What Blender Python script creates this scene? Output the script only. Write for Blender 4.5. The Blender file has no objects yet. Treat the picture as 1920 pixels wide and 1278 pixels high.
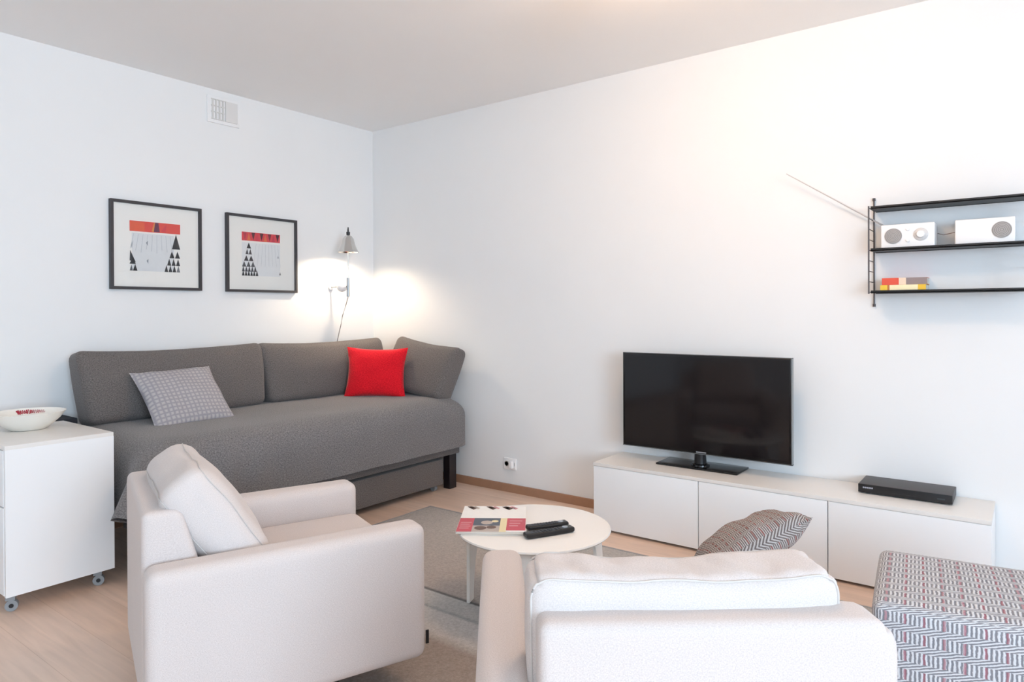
import bpy, bmesh, math, random
from mathutils import Vector, Matrix, noise
random.seed(7)
scene = bpy.context.scene
COL = scene.collection
R = math.radians

# ------------------------------------------------------------------ camera, world, lights, exposure
F_PX, CAM_H, PPY = 1286.4, 1.25, 588.9
YAW, PITCH, ROLL = .9254, .0052, -.0046
s_, c_ = math.sin(YAW), math.cos(YAW)
r0, f0, u0 = Vector((s_, c_, 0)), Vector((-c_, s_, 0)), Vector((0, 0, 1))
f2 = f0*math.cos(PITCH) - u0*math.sin(PITCH)
u2 = u0*math.cos(PITCH) + f0*math.sin(PITCH)
r3 = r0*math.cos(ROLL) + u2*math.sin(ROLL)
u3 = -r0*math.sin(ROLL) + u2*math.cos(ROLL)
cam_data = bpy.data.cameras.new('camera')
cam = bpy.data.objects.new('camera', cam_data); COL.objects.link(cam)
rot = Matrix((r3, u3, -f2)).transposed().to_4x4()
cam.matrix_world = Matrix.Translation((0, 0, CAM_H)) @ rot
cam_data.sensor_fit = 'HORIZONTAL'; cam_data.sensor_width = 36
cam_data.lens = F_PX/1920*36
cam_data.shift_y = -(639-PPY)/1920
cam_data.clip_start = .02
scene.camera = cam

world = bpy.data.worlds.new('World'); scene.world = world; world.use_nodes = True
bg = world.node_tree.nodes['Background']
bg.inputs[0].default_value = (.75, .87, 1, 1); bg.inputs[1].default_value = 1.5

def area(name, loc, rot, sx, sy, power, color):
    l = bpy.data.lights.new(name, 'AREA'); l.shape = 'RECTANGLE'; l.size = sx; l.size_y = sy
    l.energy = power; l.color = color
    o = bpy.data.objects.new(name, l); COL.objects.link(o); o.location = loc; o.rotation_euler = rot
    return o
# daylight entering through the two windows behind / beside the camera
area('window_daylight', (3.92, -1.1, 1.55), (0, R(90), 0), 1.5, 2.6, 138, (.60, .80, 1))
area('window_daylight', (.9, -2.53, 1.55), (R(90), 0, 0), 2.0, 1.5, 3, (.72, .87, 1))
PENDANT = 35.0       # emission strength of the ceiling globe
WALL_LAMP_W = 14.0
scene.view_settings.view_transform = 'Standard'
scene.view_settings.look = 'None'
scene.view_settings.gamma = 1
scene.view_settings.use_curve_mapping = False
scene.view_settings.exposure = .70
try:
    scene.cycles.max_bounces = 10; scene.cycles.diffuse_bounces = 6
    scene.cycles.sample_clamp_indirect = 6
except Exception: pass

# ------------------------------------------------------------------ materials
def lin(h):
    h = h.lstrip('#'); v = [int(h[i:i+2], 16)/255 for i in (0, 2, 4)]
    return tuple(x/12.92 if x <= .04045 else ((x+.055)/1.055)**2.4 for x in v) + (1,)
def newmat(name):
    m = bpy.data.materials.new(name); m.use_nodes = True
    return m, m.node_tree.nodes, m.node_tree.links, m.node_tree.nodes['Principled BSDF']
def N(nd, t, **kw):
    n = nd.new(t)
    for k, v in kw.items():
        if isinstance(k, str) and hasattr(n, k): setattr(n, k, v)
    return n
def plain(name, col, rough=.5, metal=0, var=.03, vs=6, coat=0, emis=None, est=0, spec=.5):
    m, nd, lk, b = newmat(name)
    c = lin(col)
    nz = nd.new('ShaderNodeTexNoise'); nz.inputs['Scale'].default_value = vs
    tc = nd.new('ShaderNodeTexCoord'); lk.new(tc.outputs['Object'], nz.inputs['Vector'])
    mx = nd.new('ShaderNodeMix'); mx.data_type = 'RGBA'
    mx.inputs[6].default_value = tuple(x*(1-var) for x in c[:3])+(1,)
    mx.inputs[7].default_value = tuple(min(1, x*(1+var)) for x in c[:3])+(1,)
    lk.new(nz.outputs[0], mx.inputs[0]); lk.new(mx.outputs[2], b.inputs['Base Color'])
    b.inputs['Roughness'].default_value = rough; b.inputs['Metallic'].default_value = metal
    b.inputs['Specular IOR Level'].default_value = spec
    b.inputs['Coat Weight'].default_value = coat
    if emis:
        b.inputs['Emission Color'].default_value = lin(emis); b.inputs['Emission Strength'].default_value = est
    return m
def fabric(name, c1, c2, scale=260, rough=.95, bump=.25, big=.06):
    """woven cloth: fine two-tone threads plus a soft large variation"""
    m, nd, lk, b = newmat(name)
    uv = nd.new('ShaderNodeUVMap')
    n1 = nd.new('ShaderNodeTexNoise'); n1.inputs['Scale'].default_value = scale; n1.inputs['Detail'].default_value = 3
    mp = nd.new('ShaderNodeMapping'); mp.inputs['Scale'].default_value = (1, .45, 1)
    lk.new(uv.outputs[0], mp.inputs[0]); lk.new(mp.outputs[0], n1.inputs['Vector'])
    n2 = nd.new('ShaderNodeTexNoise'); n2.inputs['Scale'].default_value = scale
    mp2 = nd.new('ShaderNodeMapping'); mp2.inputs['Scale'].default_value = (.4, 1.1, 1); mp2.inputs['Location'].default_value = (3, 7, 0)
    lk.new(uv.outputs[0], mp2.inputs[0]); lk.new(mp2.outputs[0], n2.inputs['Vector'])
    ad = nd.new('ShaderNodeMath'); ad.operation = 'ADD'; lk.new(n1.outputs[0], ad.inputs[0]); lk.new(n2.outputs[0], ad.inputs[1])
    ramp = nd.new('ShaderNodeValToRGB'); ramp.color_ramp.elements[0].position = .38; ramp.color_ramp.elements[1].position = .62
    hf = nd.new('ShaderNodeMath'); hf.operation = 'MULTIPLY'; hf.inputs[1].default_value = .5
    lk.new(ad.outputs[0], hf.inputs[0]); lk.new(hf.outputs[0], ramp.inputs[0])
    ramp.color_ramp.elements[0].color = lin(c1); ramp.color_ramp.elements[1].color = lin(c2)
    n3 = nd.new('ShaderNodeTexNoise'); n3.inputs['Scale'].default_value = 5; lk.new(uv.outputs[0], n3.inputs['Vector'])
    mr = nd.new('ShaderNodeMapRange'); mr.inputs[3].default_value = 1-big; mr.inputs[4].default_value = 1+big
    lk.new(n3.outputs[0], mr.inputs[0])
    mx = nd.new('ShaderNodeVectorMath'); mx.operation = 'SCALE'
    lk.new(ramp.outputs[0], mx.inputs[0]); lk.new(mr.outputs[0], mx.inputs['Scale'])
    lk.new(mx.outputs[0], b.inputs['Base Color'])
    b.inputs['Roughness'].default_value = rough; b.inputs['Specular IOR Level'].default_value = .15
    b.inputs['Sheen Weight'].default_value = .15
    bp = nd.new('ShaderNodeBump'); bp.inputs['Strength'].default_value = bump; bp.inputs['Distance'].default_value = .002
    lk.new(hf.outputs[0], bp.inputs['Height']); lk.new(bp.outputs[0], b.inputs['Normal'])
    return m

M = {}
M['wall'] = plain('wall_paint', '#EAEBEB', .85, var=.012, vs=3)
M['ceiling'] = plain('ceiling_paint', '#F6F5F4', .9, var=.01, vs=2)
M['white'] = plain('white_lacquer', '#EFEFEF', .35, var=.01)
M['white_top'] = plain('white_foil', '#E6E2DD', .35, var=.015)
M['table'] = plain('white_table_lacquer', '#F6F4F0', .18, var=.01)
M['black'] = plain('black_plastic', '#17171A', .35, var=.05)
M['blackm'] = plain('black_matte_metal', '#1D1D1F', .5, var=.05)
M['frame'] = plain('charcoal_wood', '#37363A', .5, var=.08, vs=30)
M['dark'] = plain('dark_stained_wood', '#1C1517', .45, var=.15, vs=30)
M['chrome'] = plain('polished_nickel', '#D8D6D2', .16, metal=1, var=.02)
M['steel'] = plain('brushed_steel', '#9FA3A6', .35, metal=.9, var=.05)
M['castor'] = plain('grey_castor_plastic', '#8F9396', .5, var=.05)
M['seam'] = plain('dark_gap', '#6F6F70', .8)
M['linen'] = fabric('natural_linen', '#C4BAB6', '#D7CECA', 620, big=.02, bump=.15)
M['linen2'] = fabric('natural_linen_cushion', '#C6BEBA', '#D9D1CE', 620, big=.03, bump=.15)
M['piping'] = plain('linen_piping', '#CBC6C2', .9)
M['greyfab'] = fabric('grey_wool', '#56514F', '#7B7572', 300, big=.06)
M['spread'] = fabric('grey_bedspread', '#5F5D5D', '#8B8888', 260, big=.08)
M['navy'] = plain('dark_blue_fabric', '#23272F', .9)
M['red'] = fabric('red_cotton', '#C4101F', '#E8202E', 240, big=.05)
M['print_white'] = plain('paper_mat', '#EFEDE8', .6, var=.01)
M['paper'] = plain('book_paper', '#E9E4DA', .8)
M['pc'] = {}
def flat(hexc, rough=.6):
    if hexc not in M['pc']: M['pc'][hexc] = plain('ink_'+hexc.strip('#').lower(), hexc, rough, var=.04, vs=40)
    return M['pc'][hexc]

# light oak planks, running along x
m, nd, lk, b = newmat('oak_planks'); M['floor'] = m
tc = nd.new('ShaderNodeTexCoord')
br = nd.new('ShaderNodeTexBrick'); br.offset = .37; br.inputs['Scale'].default_value = 1
br.inputs['Brick Width'].default_value = 1.9; br.inputs['Row Height'].default_value = .19
br.inputs['Mortar Size'].default_value = .0012; br.inputs['Mortar Smooth'].default_value = .3; br.inputs['Bias'].default_value = 0
br.inputs['Color1'].default_value = lin('#D8BBA6'); br.inputs['Color2'].default_value = lin('#E3CAB8'); br.inputs['Mortar'].default_value = lin('#CBAE99')
lk.new(tc.outputs['Object'], br.inputs['Vector'])
mp = nd.new('ShaderNodeMapping'); mp.inputs['Scale'].default_value = (1.2, 14, 1); lk.new(tc.outputs['Object'], mp.inputs[0])
nz = nd.new('ShaderNodeTexNoise'); nz.inputs['Scale'].default_value = 2.2; nz.inputs['Detail'].default_value = 6; nz.inputs['Distortion'].default_value = .6
lk.new(mp.outputs[0], nz.inputs['Vector'])
mr = nd.new('ShaderNodeMapRange'); mr.inputs[1].default_value = .3; mr.inputs[2].default_value = .7; mr.inputs[3].default_value = .90; mr.inputs[4].default_value = 1.07
lk.new(nz.outputs[0], mr.inputs[0])
sc_ = nd.new('ShaderNodeVectorMath'); sc_.operation = 'SCALE'; lk.new(br.outputs[0], sc_.inputs[0]); lk.new(mr.outputs[0], sc_.inputs['Scale'])
# a few small knots
vo = nd.new('ShaderNodeTexVoronoi'); vo.inputs['Scale'].default_value = 1.9; lk.new(tc.outputs['Object'], vo.inputs['Vector'])
kr = nd.new('ShaderNodeMapRange'); kr.inputs[1].default_value = .02; kr.inputs[2].default_value = .07; kr.inputs[3].default_value = .72; kr.inputs[4].default_value = 1
lk.new(vo.outputs['Distance'], kr.inputs[0])
sc2 = nd.new('ShaderNodeVectorMath'); sc2.operation = 'SCALE'; lk.new(sc_.outputs[0], sc2.inputs[0]); lk.new(kr.outputs[0], sc2.inputs['Scale'])
lk.new(sc2.outputs[0], b.inputs['Base Color']); b.inputs['Roughness'].default_value = .45
M['oak_base'] = plain('brown_oak_skirting', '#A27C63', .5, var=.1, vs=20)

# rug: speckled grey pile, taupe and light fields, narrow darker stripes, shade painted into the near band
m, nd, lk, b = newmat('speckled_rug'); M['rug'] = m
tc = nd.new('ShaderNodeTexCoord'); sp = nd.new('ShaderNodeSeparateXYZ'); lk.new(tc.outputs['Object'], sp.inputs[0])
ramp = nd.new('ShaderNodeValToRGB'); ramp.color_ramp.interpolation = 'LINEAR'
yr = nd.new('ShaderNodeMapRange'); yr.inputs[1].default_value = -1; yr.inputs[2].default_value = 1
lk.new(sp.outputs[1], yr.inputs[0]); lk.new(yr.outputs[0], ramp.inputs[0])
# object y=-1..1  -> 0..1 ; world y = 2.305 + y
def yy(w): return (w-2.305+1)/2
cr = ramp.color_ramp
stops = [(0, '#9C918A'), (yy(1.87), '#9C918A'), (yy(1.93), '#BEBBB9'), (yy(2.07), '#C3C1BF'), (yy(2.085), '#9A9C9D'), (yy(2.105), '#B4B4B3'), (yy(2.205), '#B9B9B8'), (yy(2.212), '#6F6E6E'), (yy(2.222), '#6F6E6E'), (yy(2.23), '#ACA49F'), (1, '#B9B4AF')]  # first stops: armchair shade painted into the near band
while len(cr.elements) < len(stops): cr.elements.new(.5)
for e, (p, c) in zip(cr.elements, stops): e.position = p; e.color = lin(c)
nz = nd.new('ShaderNodeTexNoise'); nz.inputs['Scale'].default_value = 95; nz.inputs['Detail'].default_value = 4; nz.inputs['Roughness'].default_value = .75
lk.new(tc.outputs['Object'], nz.inputs['Vector'])
mr = nd.new('ShaderNodeMapRange'); mr.inputs[1].default_value = .3; mr.inputs[2].default_value = .7; mr.inputs[3].default_value = .78; mr.inputs[4].default_value = 1.2
lk.new(nz.outputs[0], mr.inputs[0])
vm = nd.new('ShaderNodeVectorMath'); vm.operation = 'SCALE'; lk.new(ramp.outputs[0], vm.inputs[0]); lk.new(mr.outputs[0], vm.inputs['Scale'])
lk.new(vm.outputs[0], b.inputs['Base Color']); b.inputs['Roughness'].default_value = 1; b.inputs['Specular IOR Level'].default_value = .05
bp = nd.new('ShaderNodeBump'); bp.inputs['Strength'].default_value = .6; bp.inputs['Distance'].default_value = .006
lk.new(nz.outputs[0], bp.inputs['Height']); lk.new(bp.outputs[0], b.inputs['Normal'])
M['rug_edge'] = plain('rug_binding', '#9C9B9B', .95)

def knit(name, light, dark, red, cell, redamt=.9, warm=None):
    """jacquard: blocks of thin upright bars alternating with slanted dashes, crossed by red threads"""
    m, nd, lk, b = newmat(name)
    uv = nd.new('ShaderNodeUVMap'); sp = nd.new('ShaderNodeSeparateXYZ'); lk.new(uv.outputs[0], sp.inputs[0])
    def mth(op, a, bb=None, c=None):
        n = nd.new('ShaderNodeMath'); n.operation = op
        for i, v in enumerate((a, bb, c)):
            if v is None: continue
            if isinstance(v, (int, float)): n.inputs[i].default_value = v
            else: lk.new(v, n.inputs[i])
        return n.outputs[0]
    nzz = nd.new('ShaderNodeTexNoise'); nzz.inputs['Scale'].default_value = 60; lk.new(uv.outputs[0], nzz.inputs['Vector'])
    wob = mth('MULTIPLY', mth('SUBTRACT', nzz.outputs[0], .5), cell*.25)
    u = mth('ADD', sp.outputs[0], wob); v = mth('ADD', sp.outputs[1], wob)
    rowf = mth('FRACT', mth('DIVIDE', v, cell*2.0))           # rows: upper part bars, lower part dashes
    bars = mth('SINE', mth('MULTIPLY', u, 2*math.pi/(cell*.42)))
    diag = mth('SINE', mth('MULTIPLY', mth('ADD', mth('MULTIPLY', u, .55), mth('MULTIPLY', v, -1.6)), 2*math.pi/(cell*.50)))
    sel = mth('GREATER_THAN', rowf, .42)
    n = nd.new('ShaderNodeMix'); n.data_type = 'FLOAT'
    lk.new(sel, n.inputs[0]); lk.new(diag, n.inputs[2]); lk.new(bars, n.inputs[3])
    val = mth('MULTIPLY_ADD', n.outputs[0], .5, .5)
    n2 = nd.new('ShaderNodeTexNoise'); n2.inputs['Scale'].default_value = 180; lk.new(uv.outputs[0], n2.inputs['Vector'])
    val2 = mth('ADD', val, mth('MULTIPLY', mth('SUBTRACT', n2.outputs[0], .5), .7))
    rp = nd.new('ShaderNodeValToRGB'); rp.color_ramp.elements[0].position = .25; rp.color_ramp.elements[1].position = .75
    rp.color_ramp.elements[0].color = lin(dark); rp.color_ramp.elements[1].color = lin(light); lk.new(val2, rp.inputs[0])
    ru = mth('FRACT', mth('DIVIDE', u, cell*1.8))
    rl = mth('MULTIPLY', mth('LESS_THAN', ru, .13), mth('MULTIPLY', sel, redamt))
    mx = nd.new('ShaderNodeMix'); mx.data_type = 'RGBA'; lk.new(rl, mx.inputs[0]); lk.new(rp.outputs[0], mx.inputs[6]); mx.inputs[7].default_value = lin(red)
    out = mx.outputs[2]
    lk.new(out, b.inputs['Base Color']); b.inputs['Roughness'].default_value = .95; b.inputs['Specular IOR Level'].default_value = .1
    bp = nd.new('ShaderNodeBump'); bp.inputs['Strength'].default_value = .35; bp.inputs['Distance'].default_value = .003
    lk.new(val, bp.inputs['Height']); lk.new(bp.outputs[0], b.inputs['Normal'])
    return m
M['pouf'] = knit('grey_red_jacquard', '#D3D4D7', '#85858B', '#A2606C', .026, .7)
M['brown_knit'] = knit('brown_red_jacquard', '#B3ACA8', '#6A605D', '#8C524C', .012, .8)
def basket(name, light, dark, cell):
    m, nd, lk, b = newmat(name)
    uv = nd.new('ShaderNodeUVMap'); sp = nd.new('ShaderNodeSeparateXYZ')
    nzz = nd.new('ShaderNodeTexNoise'); nzz.inputs['Scale'].default_value = 45; lk.new(uv.outputs[0], nzz.inputs['Vector'])
    va = nd.new('ShaderNodeVectorMath'); va.operation = 'MULTIPLY_ADD'; va.inputs[1].default_value = (.010,)*3
    lk.new(nzz.outputs[1], va.inputs[0]); lk.new(uv.outputs[0], va.inputs[2]); lk.new(va.outputs[0], sp.inputs[0])
    def mth(op, a, bb=None, c=None):
        n = nd.new('ShaderNodeMath'); n.operation = op
        for i, v in enumerate((a, bb, c)):
            if v is None: continue
            if isinstance(v, (int, float)): n.inputs[i].default_value = v
            else: lk.new(v, n.inputs[i])
        return n.outputs[0]
    k = 2*math.pi/cell
    su = mth('SINE', mth('MULTIPLY', sp.outputs[0], k)); sv = mth('SINE', mth('MULTIPLY', sp.outputs[1], k))
    mx = mth('MAXIMUM', su, sv)
    mr = nd.new('ShaderNodeMapRange'); mr.inputs[1].default_value = -.4; mr.inputs[2].default_value = 1; lk.new(mx, mr.inputs[0])
    rp = nd.new('ShaderNodeMix'); rp.data_type = 'RGBA'; rp.inputs[6].default_value = lin(light); rp.inputs[7].default_value = lin(dark)
    lk.new(mr.outputs[0], rp.inputs[0]); lk.new(rp.outputs[2], b.inputs['Base Color'])
    b.inputs['Roughness'].default_value = .95; b.inputs['Specular IOR Level'].default_value = .1
    return m
M['grey_knit'] = basket('grey_basket_weave', '#B5B0B0', '#979499', .024)

# ------------------------------------------------------------------ mesh helpers
def tag(o, label=None, cat=None, group=None, kind=None):
    if label: o['label'] = label
    if cat: o['category'] = cat
    if group: o['group'] = group
    if kind: o['kind'] = kind
    return o
def empty(name, loc, rz=0, **kw):
    o = bpy.data.objects.new(name, None); COL.objects.link(o); o.location = loc; o.rotation_euler = (0, 0, rz)
    o.empty_display_size = .1
    return tag(o, **kw)
def boxuv(bm):
    uvl = bm.loops.layers.uv.verify()
    bm.normal_update()
    for f in bm.faces:
        n = f.normal; a = max(range(3), key=lambda i: abs(n[i]))
        for l in f.loops:
            p = l.vert.co
            l[uvl].uv = (p.y, p.z) if a == 0 else ((p.x, p.z) if a == 1 else (p.x, p.y))
def obj(name, bm, mats, parent=None, loc=(0, 0, 0), rot=(0, 0, 0), smooth=True, uv=True, angle=40):
    if uv: boxuv(bm)
    me = bpy.data.meshes.new(name); bm.to_mesh(me); bm.free()
    if not isinstance(mats, (list, tuple)): mats = [mats]
    for mm in mats: me.materials.append(mm)
    if smooth:
        try:
            me.shade_smooth(); me.set_sharp_from_angle(angle=R(angle))
        except Exception:
            for p in me.polygons: p.use_smooth = True
    o = bpy.data.objects.new(name, me); COL.objects.link(o)
    if parent: o.parent = parent
    o.location = loc; o.rotation_euler = rot
    return o
def box_into(bm, x0, x1, y0, y1, z0, z1, mi=0):
    r = bmesh.ops.create_cube(bm, size=1)
    for v in r['verts']:
        v.co = Vector(((x0+x1)/2+v.co.x*(x1-x0), (y0+y1)/2+v.co.y*(y1-y0), (z0+z1)/2+v.co.z*(z1-z0)))
    for f in {f for v in r['verts'] for f in v.link_faces}: f.material_index = mi
    return r['verts']
def bbox(name, x0, x1, y0, y1, z0, z1, mat, parent=None, bev=.002, seg=2, **kw):
    """a bevelled box placed with its origin at its own centre bottom"""
    bm = bmesh.new(); cx, cy = (x0+x1)/2, (y0+y1)/2
    box_into(bm, x0-cx, x1-cx, y0-cy, y1-cy, 0, z1-z0)
    if bev: bmesh.ops.bevel(bm, geom=bm.edges[:], offset=bev, segments=seg, affect='EDGES', profile=.7)
    return obj(name, bm, mat, parent, (cx, cy, z0), **kw)
def rb(size, r, n=(8, 8, 8), fn=None, rs=3):
    """rounded box with a fine even grid, optionally reshaped by fn(p, unit) -> p"""
    h = [v/2 for v in size]; r = min(r, min(h)*.999)
    ax = []
    for i in range(3):
        L = [-h[i]+r*(1-math.cos(math.pi/2*k/rs))*1.0 for k in range(rs)]
        inner = [-(h[i]-r)+2*(h[i]-r)*k/n[i] for k in range(n[i]+1)]
        ax.append(L+inner+[-x for x in reversed(L)])
    bm = bmesh.new(); cache = {}; uvl = bm.loops.layers.uv.verify()
    def V(p):
        k = tuple(round(x, 6) for x in p)
        if k not in cache:
            cache[k] = bm.verts.new(p)
        return cache[k]
    for a in range(3):
        b_, c = (a+1) % 3, (a+2) % 3
        for sgn in (-1, 1):
            for i in range(len(ax[b_])-1):
                for j in range(len(ax[c])-1):
                    ps = []
                    for (ii, jj) in ((i, j), (i+1, j), (i+1, j+1), (i, j+1)):
                        p = [0, 0, 0]; p[a] = sgn*h[a]; p[b_] = ax[b_][ii]; p[c] = ax[c][jj]; ps.append(tuple(p))
                    if sgn < 0: ps.reverse()
                    f = bm.faces.new([V(p) for p in ps])
                    for l, p in zip(f.loops, ps):
                        l[uvl].uv = (p[1], p[2]) if a == 0 else ((p[0], p[2]) if a == 1 else (p[0], p[1]))
    for k, v in cache.items():
        p = Vector(v.co); q = Vector([max(-(h[i]-r), min(h[i]-r, p[i])) for i in range(3)])
        d = p-q
        u = Vector([p[i]/h[i] for i in range(3)])
        if d.length > 1e-7:
            # cube to sphere on the rounded part
            e = d/r
            x, y, z = e
            e2 = Vector((x*math.sqrt(max(0, 1-y*y/2-z*z/2+y*y*z*z/3)), y*math.sqrt(max(0, 1-z*z/2-x*x/2+z*z*x*x/3)), z*math.sqrt(max(0, 1-x*x/2-y*y/2+x*x*y*y/3))))
            if e2.length > 1e-6: p = q+e2.normalized()*r
        v.co = fn(p, u) if fn else p
    return bm
def pillow_bm(w, h, t, n=22, pin=.06, sag=.0, edge=.004):
    """throw pillow lying in the xy plane, seams at z=0, slightly concave sides and pointed corners"""
    bm = bmesh.new(); uvl = bm.loops.layers.uv.verify()
    def pos(i, j, sgn):
        u = -1+2*i/n; v = -1+2*j/n
        x = u*w/2*(1-pin*(1-v*v)*abs(u)**2); y = v*h/2*(1-pin*(1-u*u)*abs(v)**2)
        th = max(0, (1-abs(u)**2.4))**.55*max(0, (1-abs(v)**2.4))**.55
        wr = .010*noise.noise(Vector((u*2.3+w*9, v*2.3, sgn*3+t*31)))*min(1, th*2)
        return Vector((x, y, sgn*(t/2*th+edge)+wr*(1 if sgn > 0 else -1)))
    g = {}
    for sgn in (1, -1):
        for i in range(n+1):
            for j in range(n+1):
                rim = i in (0, n) or j in (0, n)
                if rim and sgn == -1: g[(i, j, -1)] = g[(i, j, 1)]; continue
                p = pos(i, j, sgn)
                if rim: p.z = 0
                g[(i, j, sgn)] = bm.verts.new(p)
        for i in range(n):
            for j in range(n):
                q = [g[(i, j, sgn)], g[(i+1, j, sgn)], g[(i+1, j+1, sgn)], g[(i, j+1, sgn)]]
                if sgn < 0: q.reverse()
                f = bm.faces.new(q)
                for l in f.loops: l[uvl].uv = (l.vert.co.x, l.vert.co.y)
    return bm
def lathe(prof, seg=48, bm=None, mi=0, cap=True):
    bm = bm or bmesh.new(); rings = []
    for (r, z) in prof:
        if r < 1e-6: rings.append([bm.verts.new((0, 0, z))])
        else: rings.append([bm.verts.new((r*math.cos(2*math.pi*k/seg), r*math.sin(2*math.pi*k/seg), z)) for k in range(seg)])
    for a, b_ in zip(rings, rings[1:]):
        for k in range(seg):
            k2 = (k+1) % seg
            if len(a) == 1 and len(b_) == 1: continue
            if len(a) == 1: f = bm.faces.new((a[0], b_[k], b_[k2]))
            elif len(b_) == 1: f = bm.faces.new((a[k], b_[0], a[k2]))
            else: f = bm.faces.new((a[k], b_[k], b_[k2], a[k2]))
            f.material_index = mi
    bmesh.ops.recalc_face_normals(bm, faces=bm.faces[:])
    return bm
def tube(pts, r, seg=10, bm=None, closed=False):
    bm = bm or bmesh.new(); pts = [Vector(p) for p in pts]; rings = []
    for i, p in enumerate(pts):
        if closed: t = pts[(i+1) % len(pts)]-pts[i-1]
        else: t = pts[min(i+1, len(pts)-1)]-pts[max(i-1, 0)]
        t.normalize()
        up = Vector((0, 0, 1)) if abs(t.z) < .9 else Vector((1, 0, 0))
        a = t.cross(up).normalized(); b_ = t.cross(a).normalized()
        rr = r[i] if isinstance(r, (list, tuple)) else r
        rings.append([bm.verts.new(p+(a*math.cos(2*math.pi*k/seg)+b_*math.sin(2*math.pi*k/seg))*rr) for k in range(seg)])
    L = list(zip(rings, rings[1:])) + ([(rings[-1], rings[0])] if closed else [])
    for a, b_ in L:
        for k in range(seg): bm.faces.new((a[k], a[(k+1) % seg], b_[(k+1) % seg], b_[k]))
    if not closed: bm.faces.new(rings[0]); bm.faces.new(list(reversed(rings[-1])))
    bmesh.ops.recalc_face_normals(bm, faces=bm.faces[:])
    return bm

# ------------------------------------------------------------------ room shell
XL, YB, ZC = -4.245, 3.771, 2.702
XR, YF = 4.0, -2.6
def struct(name, bm, mat, loc=(0, 0, 0)):
    o = obj(name, bm, mat, loc=loc, smooth=False); o['kind'] = 'structure'; return o
def sbox(name, x0, x1, y0, y1, z0, z1, mat):
    bm = bmesh.new(); box_into(bm, x0, x1, y0, y1, z0, z1); return struct(name, bm, mat)
sbox('floor', XL-.1, XR+.1, YF-.1, YB+.1, -.1, 0, M['floor'])
sbox('ceiling', XL-.1, XR+.1, YF-.1, YB+.1, ZC, ZC+.1, M['ceiling'])
sbox('wall_left', XL-.1, XL, YF-.1, YB+.1, 0, ZC, M['wall'])
sbox('wall_back', XL, XR, YB, YB+.1, 0, ZC, M['wall'])
bm = bmesh.new()      # right wall with its window opening
for a in ((XR, XR+.1, YF-.1, -2.45, 0, ZC), (XR, XR+.1, .25, YB+.1, 0, ZC), (XR, XR+.1, -2.45, .25, 0, .75), (XR, XR+.1, -2.45, .25, 2.35, ZC)): box_into(bm, *a)
struct('wall_right', bm, M['wall'])
bm = bmesh.new()
for a in ((XL, -.15, YF-.1, YF, 0, ZC), (1.95, XR, YF-.1, YF, 0, ZC), (-.15, 1.95, YF-.1, YF, 0, .75), (-.15, 1.95, YF-.1, YF, 2.35, ZC)): box_into(bm, *a)
struct('wall_front', bm, M['wall'])
def glass_mat():
    m, nd, lk, b = newmat('window_glass')
    b.inputs['Transmission Weight'].default_value = 1; b.inputs['Roughness'].default_value = 0; b.inputs['IOR'].default_value = 1.05
    b.inputs['Base Color'].default_value = (1, 1, 1, 1)
    return m
M['glass'] = glass_mat()
def window(name, axis, a0, a1, p):
    bm = bmesh.new(); w = .06
    bars = [(a0, a0+w, .75, 2.35), (a1-w, a1, .75, 2.35), (a0, a1, .75, .75+w), (a0, a1, 2.35-w, 2.35), ((a0+a1)/2-w/2, (a0+a1)/2+w/2, .75, 2.35)]
    for (u0, u1, z0, z1) in bars:
        if axis == 'y': box_into(bm, p+.03, p+.08, u0, u1, z0, z1)
        else: box_into(bm, u0, u1, p-.08, p-.03, z0, z1)
    o = struct(name, bm, M['white'])
    bm = bmesh.new()
    if axis == 'y': box_into(bm, p+.053, p+.057, a0+w, a1-w, .81, 2.29)
    else: box_into(bm, a0+w, a1-w, p-.057, p-.053, .81, 2.29)
    obj('pane', bm, M['glass'], parent=o, smooth=False)
window('window_1', 'y', -2.45, .25, XR)
window('window_2', 'x', -.15, 1.95, YF)
sbox('baseboard_back', XL, XR, YB-.014, YB, 0, .055, M['oak_base'])
sbox('baseboard_left', XL, XL+.014, YF, YB-.014, 0, .055, M['oak_base'])
sbox('baseboard_right', XR-.014, XR, YF, YB-.014, 0, .055, M['oak_base'])

# ceiling globe lamp (above the top edge of the picture)
t = empty('ceiling_lamp', (-1.05, 2.35, ZC), label='white glass globe lamp close under the ceiling', cat='lamp')
obj('ceiling_rose', lathe([(0, 0), (.055, 0), (.05, -.03), (0, -.032)]), M['white'], t)
obj('stem', tube([(0, 0, -.03), (0, 0, -.10)], .02), M['white'], t)
obj('globe', lathe([(0, -.05)]+[(.12*math.sin(math.pi*k/20), -.17+.12*math.cos(math.pi*k/20)) for k in range(1, 20)]+[(0, -.29)]), plain('opal_glass_lit', '#FFFFFF', .3, emis='#FFD2A6', est=PENDANT), t)

# ------------------------------------------------------------------ rug
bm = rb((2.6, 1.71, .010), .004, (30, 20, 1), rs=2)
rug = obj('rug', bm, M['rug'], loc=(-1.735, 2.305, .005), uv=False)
tag(rug, 'large speckled grey rug with darker stripes and painted shade at the near side under the table and armchairs', 'rug')
bm = bmesh.new()
for a in ((-1.3, 1.3, .855, .867), (-1.3, 1.3, -.867, -.855), (-1.312, -1.3, -.867, .867), (1.3, 1.312, -.867, .867)):
    box_into(bm, a[0], a[1], a[2], a[3], -.005, .005)
obj('edge_binding', bm, M['rug_edge'], rug)

# ------------------------------------------------------------------ daybed
BY0, BY1, BXF = 1.47, 3.72, -3.17
bed = empty('daybed', (-3.7, 2.6, 0), label='long dark grey daybed with loose bedspread and tall back cushions against the wall', cat='daybed')
BO = Vector((-3.7, 2.6, 0))
def bpart(name, bm, mat, **kw):
    bmesh.ops.translate(bm, verts=bm.verts[:], vec=-BO); return obj(name, bm, mat, bed, **kw)
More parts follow.
